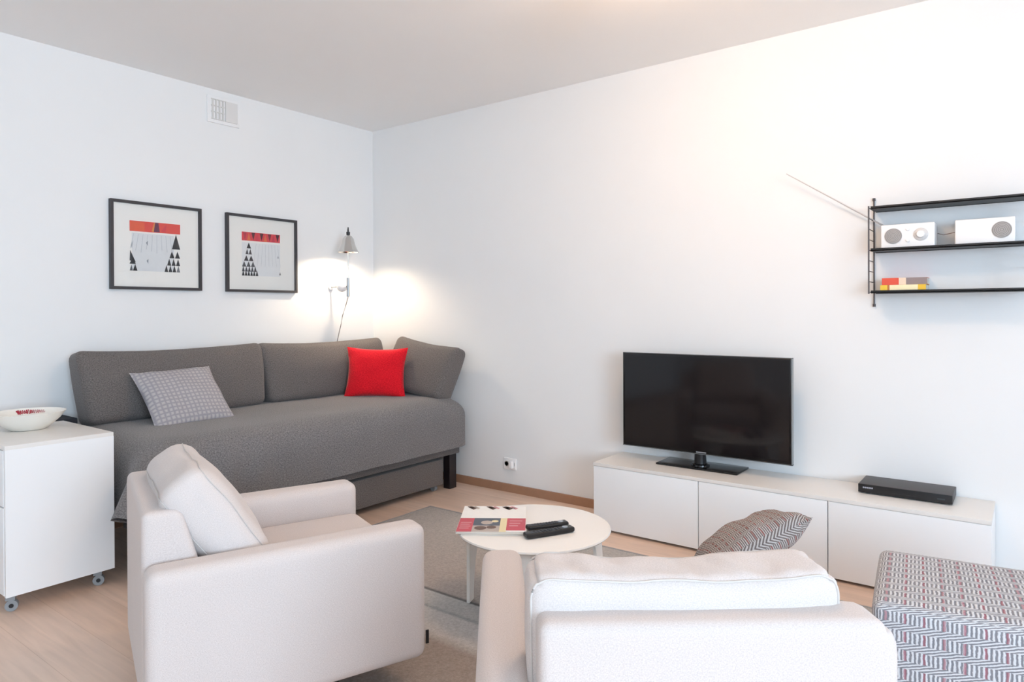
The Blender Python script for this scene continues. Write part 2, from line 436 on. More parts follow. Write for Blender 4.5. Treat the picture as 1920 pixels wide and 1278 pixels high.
# bedspread: rings over a rounded rectangle, open below, with a hanging corner at the left end
def spread():
    bm = bmesh.new(); uvl = bm.loops.layers.uv.verify()
    x0, x1, y0, y1 = -4.16, BXF, BY0, BY1
    def ring(off, z, n=260, rad=.10):
        pts = []; X0, X1, Y0, Y1 = x0+off*.3, x1-off, y0+off, y1-off; rad = max(.02, rad-off*.5)
        segs = [((X1-rad, Y0+rad), -90, (X1, Y1-rad)), ((X1-rad, Y1-rad), 0, (X0+rad, Y1)), ((X0+rad, Y1-rad), 90, (X0, Y0+rad)), ((X0+rad, Y0+rad), 180, (X1-rad, Y0))]
        path = []
        for (c, a0, nxt) in segs:
            for k in range(7):
                a = R(a0+90*k/6); path.append(Vector((c[0]+rad*math.cos(a), c[1]+rad*math.sin(a))))
        path.append(path[0].copy())
        d = [0]
        for a, b_ in zip(path, path[1:]): d.append(d[-1]+(b_-a).length)
        out = []; j = 0
        for k in range(n):
            s = d[-1]*k/n
            while d[j+1] < s: j += 1
            f = (s-d[j])/max(1e-9, d[j+1]-d[j]); out.append(path[j].lerp(path[j+1], f))
        return out
    levels = []
    for z in (.30, .34, .39, .44, .48, .52): levels.append((0, z))
    for k in range(1, 9):
        a = math.pi/2*k/8; levels.append((.15*(1-math.cos(a)), .52+.13*math.sin(a)))
    levels += [(.25, .652), (.36, .652)]
    rings = []
    for li, (off, z) in enumerate(levels):
        pts = ring(off, z); row = []
        for k, p in enumerate(pts):
            down = max(0, min(1, (.60-z)/.30))
            x, y, zz = p.x, p.y, z
            # distance to front left corner
            dc = math.hypot(x-x1, y-y0)
            w = math.exp(-(dc/.26)**2)
            lo = math.exp(-(max(0, y-y0)/.45)**2)
            if off <= .001 or z < .6:
                nx, ny = (1, 0) if abs(x-x1) < .02 else ((0, -1) if abs(y-y0) < .02 else ((0, 1) if abs(y-y1) < .02 else (.7, -.7)))
                amp = .014*down*noise.noise(Vector((y*3.1, x*3.1, 1.7)))
                x += nx*amp; y += ny*amp
                x += w*.07*down; y -= w*.17*down*max(0, min(1, (p.x+3.36)/.12))
                # folds running down into the corner
                x += .034*lo*max(0, min(1, (.66-z)/.22))*math.sin((p.y-y0)*34+.6)*(1 if p.y > y0+.03 else 0)
                zz -= down*(-.02*w+.05*lo)-.11*down*math.exp(-(dc/.13)**2)
            zz += .006*noise.noise(Vector((x*2.2, y*2.2, 4)))
            if y > y1-.12 and z > .5: zz -= .012
            row.append(bm.verts.new((x, y, zz)))
        rings.append(row)
    n = len(rings[0])
    for a, b_ in zip(rings, rings[1:]):
        for k in range(n): bm.faces.new((a[k], a[(k+1) % n], b_[(k+1) % n], b_[k]))
    bm.faces.new(rings[-1])
    # turned-in hem gives the cloth its thickness
    inner = [bm.verts.new((v.co.x*.995-.018, v.co.y+(.01 if v.co.y < 2.5 else -.01), v.co.z+.004)) for v in rings[0]]
    for k in range(n): bm.faces.new((rings[0][(k+1) % n], rings[0][k], inner[k], inner[(k+1) % n]))
    bmesh.ops.recalc_face_normals(bm, faces=bm.faces[:])
    return bm
bpart('bedspread', spread(), M['spread'], angle=70)
def bboxw(name, x0, x1, y0, y1, z0, z1, mat, bev=.006, label=None):
    bm = bmesh.new(); box_into(bm, x0, x1, y0, y1, z0, z1)
    bmesh.ops.bevel(bm, geom=bm.edges[:], offset=bev, segments=3, affect='EDGES', profile=.7)
    o = bpart(name, bm, mat)
    if label: o['label'] = label
    return o
bboxw('bed_frame', -4.14, -3.225, 1.53, 3.66, .245, .42, M['greyfab'], .012)
bboxw('storage_drawer', -4.05, -3.255, 1.75, 3.52, .045, .222, M['greyfab'], .008)
for (x, y) in ((-3.275, 3.61), (-4.10, 3.61), (-3.275, 1.58), (-4.10, 1.58)):
    bboxw('leg', x-.03, x+.03, y-.035, y+.035, 0, .25, M['dark'], .004, 'dark brown leg')
for y in (3.47, 1.82):
    for x in (-3.30, -4.0):
        bm = tube([(x, y-.012, .024), (x, y+.012, .024)], .022, 16); bpart('castor', bm, M['castor'])
bboxw('back_rail', -4.22, -3.98, 1.36, 1.50, .60, .70, M['navy'], .01, 'dark blue end of the back frame')
def backcush(y0, y1, name='back_cushion'):
    W_, H_, T_ = y1-y0, .41, .19
    def fn(p, u):
        b_ = (1-u.y**2)*(1-u.z**2)
        p = p.copy(); p.x *= 1+.25*b_
        # narrower at the foot, slightly sagging top
        p.y *= 1+.035*u.z/ (W_/1.0)
        p.z -= .018*(1-u.y**2)*(1 if u.z > 0 else 0)*max(0, u.z)
        p.x *= 1-.35*max(0, u.z)**2
        p += Vector((.006*noise.noise(p*5), .004*noise.noise(p*4+Vector((3, 1, 2))), .005*noise.noise(p*4)))
        return p
    bm = rb((T_, W_, H_), .045, (6, 22, 10), fn)
    bmesh.ops.rotate(bm, verts=bm.verts[:], cent=(0, 0, 0), matrix=Matrix.Rotation(R(-11), 3, 'Y'))
    bmesh.ops.translate(bm, verts=bm.verts[:], vec=Vector((-4.065, (y0+y1)/2, .84)))
    return bm
bpart('back_cushion', backcush(1.53, 2.61), M['greyfab'])
bpart('back_cushion', backcush(2.615, 3.66), M['greyfab'])
# end cushion leaning on the back wall
def fn(p, u):
    p = p.copy(); b_ = (1-u.x**2)*(1-u.z**2); p.y *= 1+.25*b_
    p.x *= 1+.05*u.z; p.y *= 1-.35*max(0, u.z)**2
    p.z -= .02*(1-u.x**2)*max(0, u.z)
    return p+Vector((.005*noise.noise(p*5), .005*noise.noise(p*4), .004*noise.noise(p*6)))
bm = rb((.60, .17, .40), .045, (14, 6, 10), fn)
bmesh.ops.rotate(bm, verts=bm.verts[:], cent=(0, 0, 0), matrix=Matrix.Rotation(R(7), 3, 'Y') @ Matrix.Rotation(R(-20), 3, 'X'))
bmesh.ops.translate(bm, verts=bm.verts[:], vec=Vector((-3.52, 3.60, .835)))
bpart('end_cushion', bm, M['greyfab'])

# throw pillows on the daybed
def frame_matrix(o, xax, yax):
    x = Vector(xax).normalized(); z = x.cross(Vector(yax)).normalized(); y = z.cross(x)
    m_ = Matrix((x, y, z)).transposed().to_4x4(); m_.translation = Vector(o); return m_
def pillow(name, w, h, t, mat, centre, xax, yax, label, cat='pillow', pin=.06, **kw):
    o = obj(name, pillow_bm(w, h, t, pin=pin), mat, uv=False, angle=60)
    o.matrix_world = frame_matrix(centre, xax, yax)
    return tag(o, label, cat, **kw)
pillow('throw_pillow', .46, .42, .12, M['grey_knit'], (-3.80, 1.975, .772), (0, 1, .02), (-.58, -.60, .58), 'light grey woven throw pillow lying against the left back cushion of the daybed')
pillow('throw_pillow', .44, .37, .13, M['red'], (-3.725, 3.33, .812), (.80, .60, -.02), (-.04, .265, .93), 'bright red throw pillow in the corner of the daybed', pin=.10)

# ------------------------------------------------------------------ armchairs
def armchair(cx, cy, rz, mirror, label):
    t = empty('armchair', (cx, cy, .0108), R(rz), label=label, cat='armchair', group='beige armchairs around the table')
    s = -1 if mirror else 1          # s=+1: the arm at local +x stands clear of the back
    W_, D_, A = .77, .82, .115
    def part(name, bm, mat, loc=(0, 0, 0), rot=(0, 0, 0), uv=False): return obj(name, bm, mat, t, loc, rot, uv=uv, angle=60)
    bot = .10
    def armfn(p, u):
        b_ = (1-u.y**2)*(1-u.z**2); p = p.copy(); p.x *= 1+.06*b_; return p
    part('armrest', rb((A, D_, .54-bot), .034, (4, 20, 14), armfn, 4), M['linen'], (s*(W_/2-A/2), 0, (.54+bot)/2))
    # the other arm butts against the back
    part('armrest', rb((A, D_-.11, .54-bot), .034, (4, 20, 14), armfn, 4), M['linen'], (-s*(W_/2-A/2), .055, (.54+bot)/2))
    # back: thick panel whose inner face slopes
    bw = W_-A; BT = .680 if mirror else .676
    def backfn(p, u):
        p = p.copy(); k = (1-u.z)/2
        if p.y > 0 and not mirror: p.y += .16*min(1, k*1.0)
        # soft outer top corner
        hx, hz, rr = bw/2, (BT-bot)/2, .06
        ex, ez = -s*p.x-(hx-rr), p.z-(hz-rr)
        if ex > 0 and ez > 0:
            L = math.hypot(ex, ez)
            m_ = max(ex, ez)
            p.x = -s*(hx-rr+ex*m_/L) if L > 0 else p.x; p.z = hz-rr+ez*m_/L
        return p
    part('backrest', rb((bw, .105, BT-bot), .022, (30, 4, 24), backfn, 4), M['linen'], (-s*A/2, -D_/2+.0525, (BT+bot)/2))
    part('seat_base', rb((W_-2*A+.01, D_-.13, .17), .015, (8, 8, 2)), M['linen'], (0, .04, .20))
    def seatfn(p, u):
        p = p.copy()
        if p.z > 0: p.z += .012*(1-u.x**2)*(1-u.y**2)
        return p
    part('seat_cushion', rb((W_-2*A-.006, D_-.20, .145), .035, (12, 12, 4), seatfn), M['linen'], (0, .095, .355))
    # loose back cushion, boxed, with piped seams
    if mirror: cw, chh, ct, ly, lz, lean, cr = .600, .36, .14, -.27, .570, 1, .028
    else: cw, chh, ct, ly, lz, lean, cr = .53, .40, .165, -.205, .592, 34, .062
    def cf(p, u):
        p = p.copy(); b_ = (1-u.x**2)*(1-u.z**2)
        p.y *= 1+.28*b_
        if u.z > 0:
            p.z -= (.012 if not mirror else .016)*(1-(u.x)**2)*u.z
            p.z += .006*noise.noise(Vector((p.x*9, p.y*9, 2)))
            if mirror: p.z += .013*u.z*(1-u.y**2)*noise.noise(Vector((p.x*26+p.y*10, p.y*8, 7)))
        hx, hz, rr = cw/2, chh/2, .055
        ex, ez = abs(p.x)-(hx-rr), p.z-(hz-rr)
        if mirror and ex > 0 and ez > 0:
            L = math.hypot(ex, ez); m_ = max(ex, ez)
            p.x = math.copysign(hx-rr+ex*m_/L, p.x); p.z = hz-rr+ez*m_/L
        p.x += .008*noise.noise(Vector((0, p.z*7, p.y*6)))*(1 if u.x > 0 else -1)
        p.y += .006*noise.noise(p*9)
        return p
    bm = rb((cw, ct, chh), cr, (40, 12, 14), cf, 4)
    c = part('back_cushion', bm, M['linen2'], (-.0 if not mirror else .014, ly, lz), (R(lean), 0, 0))
    # piping around both large faces
    for sy in (-1, 1):
        pts = []; rr = .004 if mirror else .045; hw, hh = cw/2-cr*.28, chh/2-cr*.28
        for (qx, qz, a0) in ((hw-rr, hh-rr, 0), (-hw+rr, hh-rr, 90), (-hw+rr, -hh+rr, 180), (hw-rr, -hh+rr, 270)):
            for k in range(6):
                a = R(a0+90*k/5); x, z = qx+rr*math.cos(a), qz+rr*math.sin(a)
                pts.append((x, 0, z))
        # densify and drape onto the cushion
        P2 = []
        for i in range(len(pts)):
            a, b_ = Vector(pts[i]), Vector(pts[(i+1) % len(pts)])
            kk = max(1, int((b_-a).length/.008))
            for q in range(kk): P2.append(a.lerp(b_, q/kk))
        P3 = []
        for p in P2:
            u = Vector((p.x/(cw/2), 0, p.z/(chh/2)))
            P3.append(cf(Vector((p.x, sy*(ct/2-cr*.28), p.z)), Vector((u.x, sy, u.z))))
        obj('piping', tube(P3, .0022 if mirror else .0014, 6, closed=True), M['piping'], c)
    for (x, y) in ((.24, .14), (-.24, .14), (.24, -.26), (-.24, -.26)):
        wp = Matrix.Rotation(R(rz), 3, 'Z') @ Vector((x, y, 0)) + Vector((cx, cy, 0))
        onrug = -3.06 < wp.x < -.41 and wp.y > 1.42
        obj('leg', tube([(x, y, 0 if onrug else -.0105), (x, y, .125)], [.016, .022], 14), M['dark'], t)
    if not mirror:
        bm = bmesh.new(); box_into(bm, -.002, .002, -.005, .005, -.022, .022)
        tg = obj('brand_tag', bm, M['black'], t, (W_/2-.012, D_/2+.003, .165), smooth=False); tg['label'] = 'small black cloth tag'
    return t
RZ1, RZ2 = -20.52, 38.28
ch1 = armchair(-2.082, 1.379, RZ1, False, 'beige linen armchair in front of the daybed, its side to the viewer')
ch2 = armchair(-.737, 1.484, RZ2, True, 'beige linen armchair nearest the viewer, seen from behind, facing the television')
ch2_m = Matrix.Translation((-.737, 1.484, 0)) @ Matrix.Rotation(R(RZ2), 4, 'Z')
cen = ch2_m @ Vector((.315, .17, .632))
ax = ch2_m.to_3x3() @ Vector((.86, .05, .44)); ay = ch2_m.to_3x3() @ Vector((-.10, .95, -.40))
pillow('throw_pillow', .29, .30, .11, M['brown_knit'], cen, ax, ay, 'brown and red patterned throw pillow leaning over the arm of the nearest armchair', pin=.07)

# ------------------------------------------------------------------ pouf
def pf(p, u):
    p = p.copy()
    if u.z > 0: p.z += .012*(1-u.x**2)*(1-u.y**2)
    b_ = (1-u.z**2)
    p.x *= 1+.012*b_*(1-u.y**2); p.y *= 1+.015*b_*(1-u.x**2)
    return p
pz = R(6.48)
pc = Vector((-.358, 2.171, 0)) + Matrix.Rotation(pz, 3, 'Z') @ Vector((.36, .255, 0))
pouf = empty('footstool', (pc.x, pc.y, 0), pz, label='square upholstered footstool in grey fabric with red threads beside the nearest armchair', cat='footstool')
obj('cushion_block', rb((.72, .51, .345), .028, (20, 14, 10), pf, 4), M['pouf'], pouf, (0, 0, .2475), uv=False, angle=60)
for (x, y) in ((.3, .2), (-.3, .2), (.3, -.2), (-.3, -.2)):
    obj('leg', tube([(x, y, 0), (x, y, .09)], [.014, .02], 12), M['dark'], pouf)

# ------------------------------------------------------------------ round table
TC = Vector((-1.64, 2.32, .0108)); TR, TZ = .318, .36
tab = empty('coffee_table', TC, label='low round white coffee table with flat tapering legs on the rug', cat='coffee table')
obj('tabletop', lathe([(0, .325), (TR-.04, .325), (TR-.006, .334), (TR, .341), (TR-.002, .347), (TR-.008, .348), (0, .348)], 96), M['table'], tab, angle=50)
def legbm(ang):
    bm = bmesh.new(); d = Vector((math.cos(ang), math.sin(ang), 0)); t = Vector((-d.y, d.x, 0))
    rows = []
    for k in range(9):
        f = k/8; z = .326*f
        rad = TR-.035-.02*f*f; w = .026+.045*f**2.0; th = .007
        rows.append([bm.verts.new(Vector((0, 0, z))+d*(rad+sx*th)+t*(sy*w)) for (sx, sy) in ((-1, -1), (1, -1), (1, 1), (-1, 1))])
    for a, b_ in zip(rows, rows[1:]):
        for k in range(4): bm.faces.new((a[k], a[(k+1) % 4], b_[(k+1) % 4], b_[k]))
    bm.faces.new(rows[0]); bm.faces.new(rows[-1]); bmesh.ops.recalc_face_normals(bm, faces=bm.faces[:])
    bmesh.ops.bevel(bm, geom=[e for e in bm.edges if e.calc_face_angle(0) > R(60)], offset=.002, segments=2, affect='EDGES')
    return bm
for k in range(4): obj('leg', legbm(R(199+90*k)), M['table'], tab)

# things on the table -----------------------------------------------------
ZT = TC.z+.348
def quad_into(bm, x0, x1, y0, y1, z, mi):
    f = bm.faces.new([bm.verts.new(p) for p in ((x0, y0, z), (x1, y0, z), (x1, y1, z), (x0, y1, z))]); f.material_index = mi
mats = [flat('#F4F3F0', .3), flat('#C3334A', .3), flat('#56606E'), flat('#6B5750'), flat('#E9DDB4'), flat('#B9AFA8'), flat('#D9A3A8')]
def magazine(loc, rz, w, h, th, art, label):
    t = empty('magazine', loc, rz, label=label, cat='magazine', group='magazines on the coffee table')
    bm = bmesh.new(); box_into(bm, -w/2+.001, w/2-.002, -h/2+.002, h/2-.002, .0006, th-.0006)
    obj('pages', bm, M['paper'], t, smooth=False)
    bm = bmesh.new(); box_into(bm, -w/2, w/2, -h/2, h/2, th-.0006, th, 0); box_into(bm, -w/2, w/2, -h/2, h/2, 0, .0006, 0); box_into(bm, -w/2-.0006, -w/2, -h/2, h/2, 0, th, 0)
    z = th+.0003
    if art:
        X = lambda u: -w/2+u*w
        Y = lambda v: -h/2+v*h
        quad_into(bm, X(0), X(.22), Y(0.0), Y(.50), z, 1)
        quad_into(bm, X(.22), X(.62), Y(.22), Y(.50), z, 2)
        quad_into(bm, X(.22), X(.62), Y(0.0), Y(.22), z, 5)
        quad_into(bm, X(.62), X(.72), Y(.0), Y(.50), z, 4)
        quad_into(bm, X(.72), X(1), Y(0.05), Y(.50), z, 1)
        for i in range(4): quad_into(bm, X(.03), X(.19-.02*(i % 2)), Y(.32-.07*i), Y(.345-.07*i), z+.0003, 6)
        for i in range(3): quad_into(bm, X(.76), X(.95-.03*i), Y(.38-.09*i), Y(.41-.09*i), z+.0003, 6)
        for (u, v, rr, mi) in ((.34, .13, .05, 3), (.50, .16, .04, 3), (.42, .33, .05, 5), (.54, .38, .03, 4)):
            vs = [bm.verts.new((X(u)+rr*.5*math.cos(a*math.pi/6), Y(v)+rr*.5*math.sin(a*math.pi/6), z+.0004)) for a in range(12)]
            bm.faces.new(vs).material_index = mi
        for (u, wd, mi) in ((.13, .05, 3), (.20, .03, 5), (.44, .05, 3), (.52, .03, 6), (.70, .06, 3), (.80, .04, 6)):
            for q in range(3):
                a_, b_ = X(u-.03+.03*q), Y(.97-.03*q)
                vs = [bm.verts.new(p) for p in ((a_-wd*.3, b_, z+.0004), (a_, b_-wd*.5, z+.0004), (a_+wd*.3, b_, z+.0004), (a_, b_+.008, z+.0004))]
                f = bm.faces.new(vs); f.material_index = mi
    else:
        quad_into(bm, -w/2+.01, w/2-.01, -h/2+.01, h/2-.01, z, 3)
    obj('cover', bm, mats, t, smooth=False)
magazine((-1.80, 2.258, ZT), R(38), .262, .345, .008, False, 'dark magazine lying underneath the red and white one')
magazine((-1.803, 2.256, ZT+.0095), R(35), .275, .355, .008, True, 'red and white illustrated magazine on top at the left of the table')
def remote(loc, rz, L, w, label):
    t = empty('remote_control', loc, rz, label=label, cat='remote control')
    def fn(p, u):
        p = p.copy(); p.z += .003*u.x**2; return p
    obj('body', rb((L, w, .02), .008, (10, 4, 1), fn, 3), M['black'], t, (0, 0, .0101), uv=False)
    bm = bmesh.new()
    for i in range(9):
        for j in range(3): box_into(bm, -L*.38+i*L*.072, -L*.38+i*L*.072+.009, -w*.3+j*w*.22, -w*.3+j*w*.22+.006, .0195, .0225)
    o = obj('buttons', bm, plain('grey_rubber', '#4A4E55', .6), t, smooth=False); o['label'] = 'dark grey rubber buttons'
    bm = lathe([(0, 0), (.012, 0), (.012, .003), (0, .003)], 20); bmesh.ops.translate(bm, verts=bm.verts[:], vec=(L*.33, 0, .0205))
    obj('navigation_ring', bm, plain('silver_ring', '#9AA6B4', .3), t)
remote((-1.523, 2.262, ZT), R(62), .215, .044, 'long black remote control nearest the table edge')
remote((-1.575, 2.325, ZT), R(58), .18, .042, 'shorter black remote control behind the long one')

# ------------------------------------------------------------------ television bench
X0, X1, Y0, Y1, ZB = -1.985, -.12, 3.40, 3.762, .384
bench = empty('tv_bench', ((X0+X1)/2, (Y0+Y1)/2, 0), label='long low white bench with three plain doors under the television', cat='tv bench')
bo = Vector(((X0+X1)/2, (Y0+Y1)/2, 0))
def rel(o, base): o.location = Vector(o.location)-base; return o
rel(bbox('body', X0, X1, Y0+.019, Y1, .02, ZB-.018, M['white'], bench), bo)
rel(bbox('top_panel', X0, X1, Y0, Y1, ZB-.018, ZB, M['white_top'], bench, .0015), bo)
for k in range(3):
    w = (X1-X0)/3
    rel(bbox('door', X0+k*w+.0022, X0+(k+1)*w-.0022, Y0+.001, Y0+.018, .014, ZB-.0195, M['white'], bench, .0015), bo)
for x in (X0+.06, -1.36, -.74, X1-.06):
    for y in (Y0+.06, Y1-.06):
        rel(bbox('foot', x-.02, x+.02, y-.02, y+.02, 0, .0205, M['black'], bench, .001), bo)

# television
tv = empty('television', (-1.425, 3.64, ZB), label='black flat screen television standing on the white bench', cat='television')
tx0, tx1, tz0, tz1 = -1.893, -.949, .466, 1.004
cxm, czm = (tx0+tx1)/2, (tz0+tz1)/2
bm = rb((tx1-tx0, .034, tz1-tz0), .006, (4, 1, 4), None, 3)
glossy = plain('glossy_black_bezel', '#0B0B0D', .12, var=.02)
obj('casing', bm, glossy, tv, (cxm+1.425, 3.605-3.64, czm-ZB), uv=False)
m, nd, lk, b = newmat('screen_glass'); b.inputs['Base Color'].default_value = (.005, .004, .005, 1); b.inputs['Roughness'].default_value = .09; b.inputs['Specular IOR Level'].default_value = .42
bm = bmesh.new(); box_into(bm, -(tx1-tx0)/2+.012, (tx1-tx0)/2-.012, -.001, .001, -(tz1-tz0)/2+.020, (tz1-tz0)/2-.012)
obj('screen', bm, m, tv, (cxm+1.425, 3.587-3.64, czm-ZB), smooth=False)
bm = bmesh.new()
w2, h2 = (tx1-tx0)/2+.0015, (tz1-tz0)/2+.0015
for a in ((-w2, w2, -.017, .012, -h2, -h2+.004), (-w2, w2, -.012, .012, h2-.002, h2), (-w2, -w2+.002, -.012, .012, -h2, h2), (w2-.004, w2, -.017, .012, -h2, h2)): box_into(bm, *a)
o = obj('edge_trim', bm, plain('clear_grey_edge', '#83898C', .25, metal=.6), tv, (cxm+1.425, 3.605-3.64, czm-ZB), smooth=False); o['label'] = 'thin pale edge strip'
bm = rb((.46, .19, .010), .004, (4, 4, 1), None, 2)
obj('base_plate', bm, glossy, tv, (-1.445+1.425, 3.655-3.64, .0055), uv=False)
obj('neck', tube([(0.0, 0, .008), (0, -.005, .09)], [.034, .03], 20), M['black'], tv, (-.02, .0, 0))
obj('neck_collar', lathe([(0, .010), (.05, .010), (.048, .018), (.03, .024), (0, .024)]), glossy, tv, (-.02, 0, 0))
# small pale dash in the middle of the lower bezel
bm = bmesh.new(); box_into(bm, -.028, .028, -.0008, .0008, -.003, .003)
obj('badge', bm, plain('silver_print', '#8B8E92', .4), tv, (cxm+1.425, 3.5875-3.64, tz0+.010-ZB), smooth=False)

# disc player
dp = empty('disc_player', (-.455, 3.66, ZB), label='flat black disc player on the right end of the white bench', cat='disc player')
obj('casing', rb((.376, .19, .040), .003, (2, 2, 1), None, 2), plain('black_steel_cover', '#3A3637', .45), dp, (0, .004, .025), uv=False)
obj('front_panel', rb((.376, .006, .040), .002, (2, 1, 1), None, 2), M['black'], dp, (0, -.094, .025), uv=False)
for (x, y) in ((.15, .07), (-.15, .07), (.15, -.07), (-.15, -.07)): obj('foot', lathe([(0, 0), (.012, 0), (.012, .0055), (0, .0055)], 16), M['black'], dp, (x, y, 0))
bm = bmesh.new()
for i in range(5): box_into(bm, -.168+i*.009, -.168+i*.009+.0062, -.0975, -.097, .026, .033)
box_into(bm, -.168, -.1256, -.0973, -.097, .0285, .0305)
pp = plain('pale_print', '#A9A9B4', .5)
obj('printed_name', bm, pp, dp, smooth=False)
bm = bmesh.new(); box_into(bm, -.05, .05, -.0975, -.097, .018, .020); obj('disc_slot', bm, flat('#2C2A2C'), dp, smooth=False)
bm = bmesh.new(); box_into(bm, .13, .16, -.0975, -.097, .020, .026); obj('display', bm, flat('#3A3E42'), dp, smooth=False)

# wall socket
so = empty('wall_socket', (-2.857, YB, .195), label='white double wall socket low on the wall left of the bench', cat='socket')
obj('plate', rb((.108, .012, .08), .004, (2, 1, 2), None, 2), M['white'], so, (0, -.006, 0), uv=False)
for x in (-.027, .027):
    bm = lathe([(0, 0), (.019, 0), (.019, -.003), (.016, -.003), (.015, .0), (0, .0)], 24)
    obj('socket_ring', bm, plain('grey_ring_plastic', '#C8C8C6', .5), so, (x, -.0125, 0), (R(90), 0, 0))  # pale grey rings on the white plate
obj('plug', rb((.032, .03, .05), .008, (2, 2, 2), None, 3), M['white'], so, (.027, -.028, 0), uv=False)

# ------------------------------------------------------------------ shelf system
sh = empty('wall_shelf', (-.30, YB, 1.33), label='black metal string shelf with three boards and ladder ends on the back wall', cat='shelf')
def shp(name, bm, mat):
    bmesh.ops.translate(bm, verts=bm.verts[:], vec=-Vector((-.30, YB, 1.33))); return obj(name, bm, mat, sh)
for z in (1.332, 1.531, 1.730):
    bm = bmesh.new()
    box_into(bm, -.598, .0, 3.621, 3.766, z-.006, z-.002)
    box_into(bm, -.598, .0, 3.621, 3.6235, z-.008, z+.006); box_into(bm, -.598, .0, 3.763, 3.766, z-.008, z+.006)
    shp('shelf_board', bm, M['blackm'])
for x in (-.606, .006):
    bm = bmesh.new()
    tube([(x, 3.763, 1.274), (x, 3.763, 1.782)], .0036, 8, bm); tube([(x, 3.622, 1.322), (x, 3.622, 1.738)], .0036, 8, bm)
    for k in range(9): 
        z = 1.33+k*.05; tube([(x, 3.622, z), (x, 3.763, z)], .0022, 6, bm)
    for z in (1.268, 1.786): tube([(x, 3.763, z-.007), (x, 3.763, z+.007)], .0066, 10, bm)
    shp('ladder_side', bm, plain('dark_grey_wire', '#4C4648', .5))

gr = plain('perforated_grille', '#A7A4A2', .7)
def grille(r):
    bm = lathe([(0, 0), (r, 0), (r, .002), (r-.003, .003), (0, .003)], 40)
    return bm
def radio(loc, knobs, label):
    t = empty('table_radio', loc, label=label, cat='radio')
    obj('casing', rb((.218, .115, .114), .005, (2, 2, 2), None, 3), M['white'], t, (0, 0, .0575), uv=False)
    gx = -.057 if knobs else .062
    for k in range(1):
        g = obj('speaker_grille', grille(.036), gr, t, (gx, -.058, .060), (R(90), 0, 0)); g['label'] = 'round grey speaker grille'
        bm = bmesh.new()
        for i in range(5): tube([(math.cos(2*math.pi*a/28)*(.006+i*.0065), math.sin(2*math.pi*a/28)*(.006+i*.0065), .0032) for a in range(28)], .0008, 5, bm, closed=True)
        obj('grille_rings', bm, plain('grille_dark_grey', '#7F7D7D', .7), g)  # darker grey rings over the grille
    if knobs:
        d = obj('tuning_dial', lathe([(0, 0), (.029, 0), (.029, .003), (.024, .006), (0, .006)], 40), plain('dial_silver', '#CFCDCC', .3), t, (.055, -.058, .062), (R(90), 0, 0))
        obj('knob', lathe([(0, 0), (.016, 0), (.015, .012), (0, .013)], 32), M['white'], d, (0, 0, .006))
        for z in (.088, .036):
            obj('switch_knob', lathe([(0, 0), (.007, 0), (.006, .008), (0, .008)], 20), M['white'], t, (.003, -.058, z), (R(90), 0, 0))
        bm = tube([(-.10, .04, .114), (-.548, -.02, .418)], [.0042, .0022], 8)
        a = obj('antenna', bm, plain('antenna_chrome', '#C9C5C3', .4, metal=.35), t); a['label'] = 'long telescopic antenna pulled out to the upper left'
    return t
radio((-.449, 3.700, 1.5305), True, 'small white radio with tuning dial and raised antenna on the middle shelf')
radio((-.154, 3.700, 1.5305), False, 'white loudspeaker box with one round grille, right of the radio on the shelf')['category'] = 'speaker'
cb = obj('speaker_cable', tube([(-.338, 3.74, 1.60), (-.315, 3.745, 1.592), (-.29, 3.74, 1.596), (-.266, 3.735, 1.60)], .0016, 6), plain('brown_cable', '#7D6662', .6))
tag(cb, 'thin brown cable between the radio and the loudspeaker box', 'cable')
def book(loc, rz, w, d, th, cols, label):
    t = empty('book', loc, rz, label=label, cat='book', group='books lying on the lowest shelf')
    bm = bmesh.new(); box_into(bm, -w/2+.002, w/2-.002, -d/2+.001, d/2-.003, .0015, th-.0015)
    obj('pages', bm, M['paper'], t, smooth=False)
    bm = bmesh.new(); n = len(cols)
    box_into(bm, -w/2, w/2, -d/2, d/2, th-.0015, th, 0); box_into(bm, -w/2, w/2, -d/2, d/2, 0, .0015, 0)
    x = -w/2
    for i, (frac, c) in enumerate(cols):
        box_into(bm, x, x+w*frac, -d/2-.001, -d/2+.0005, 0, th, i+1); x += w*frac
    obj('cover', bm, [flat(cols[0][1])]+[flat(c) for f, c in cols], t, smooth=False)
book((-.467, 3.70, 1.3305), 0, .186, .125, .032, [(.16, '#E5C445'), (.05, '#B9743F'), (.62, '#F1E6BC'), (.17, '#EBBE3C')], 'yellow-spined book lying underneath the red one')
book((-.463, 3.702, 1.363), R(1.5), .184, .12, .032, [(.38, '#D8543F'), (.16, '#E6CFB8'), (.46, '#8E7F7E')], 'red and grey book lying on the yellow one')

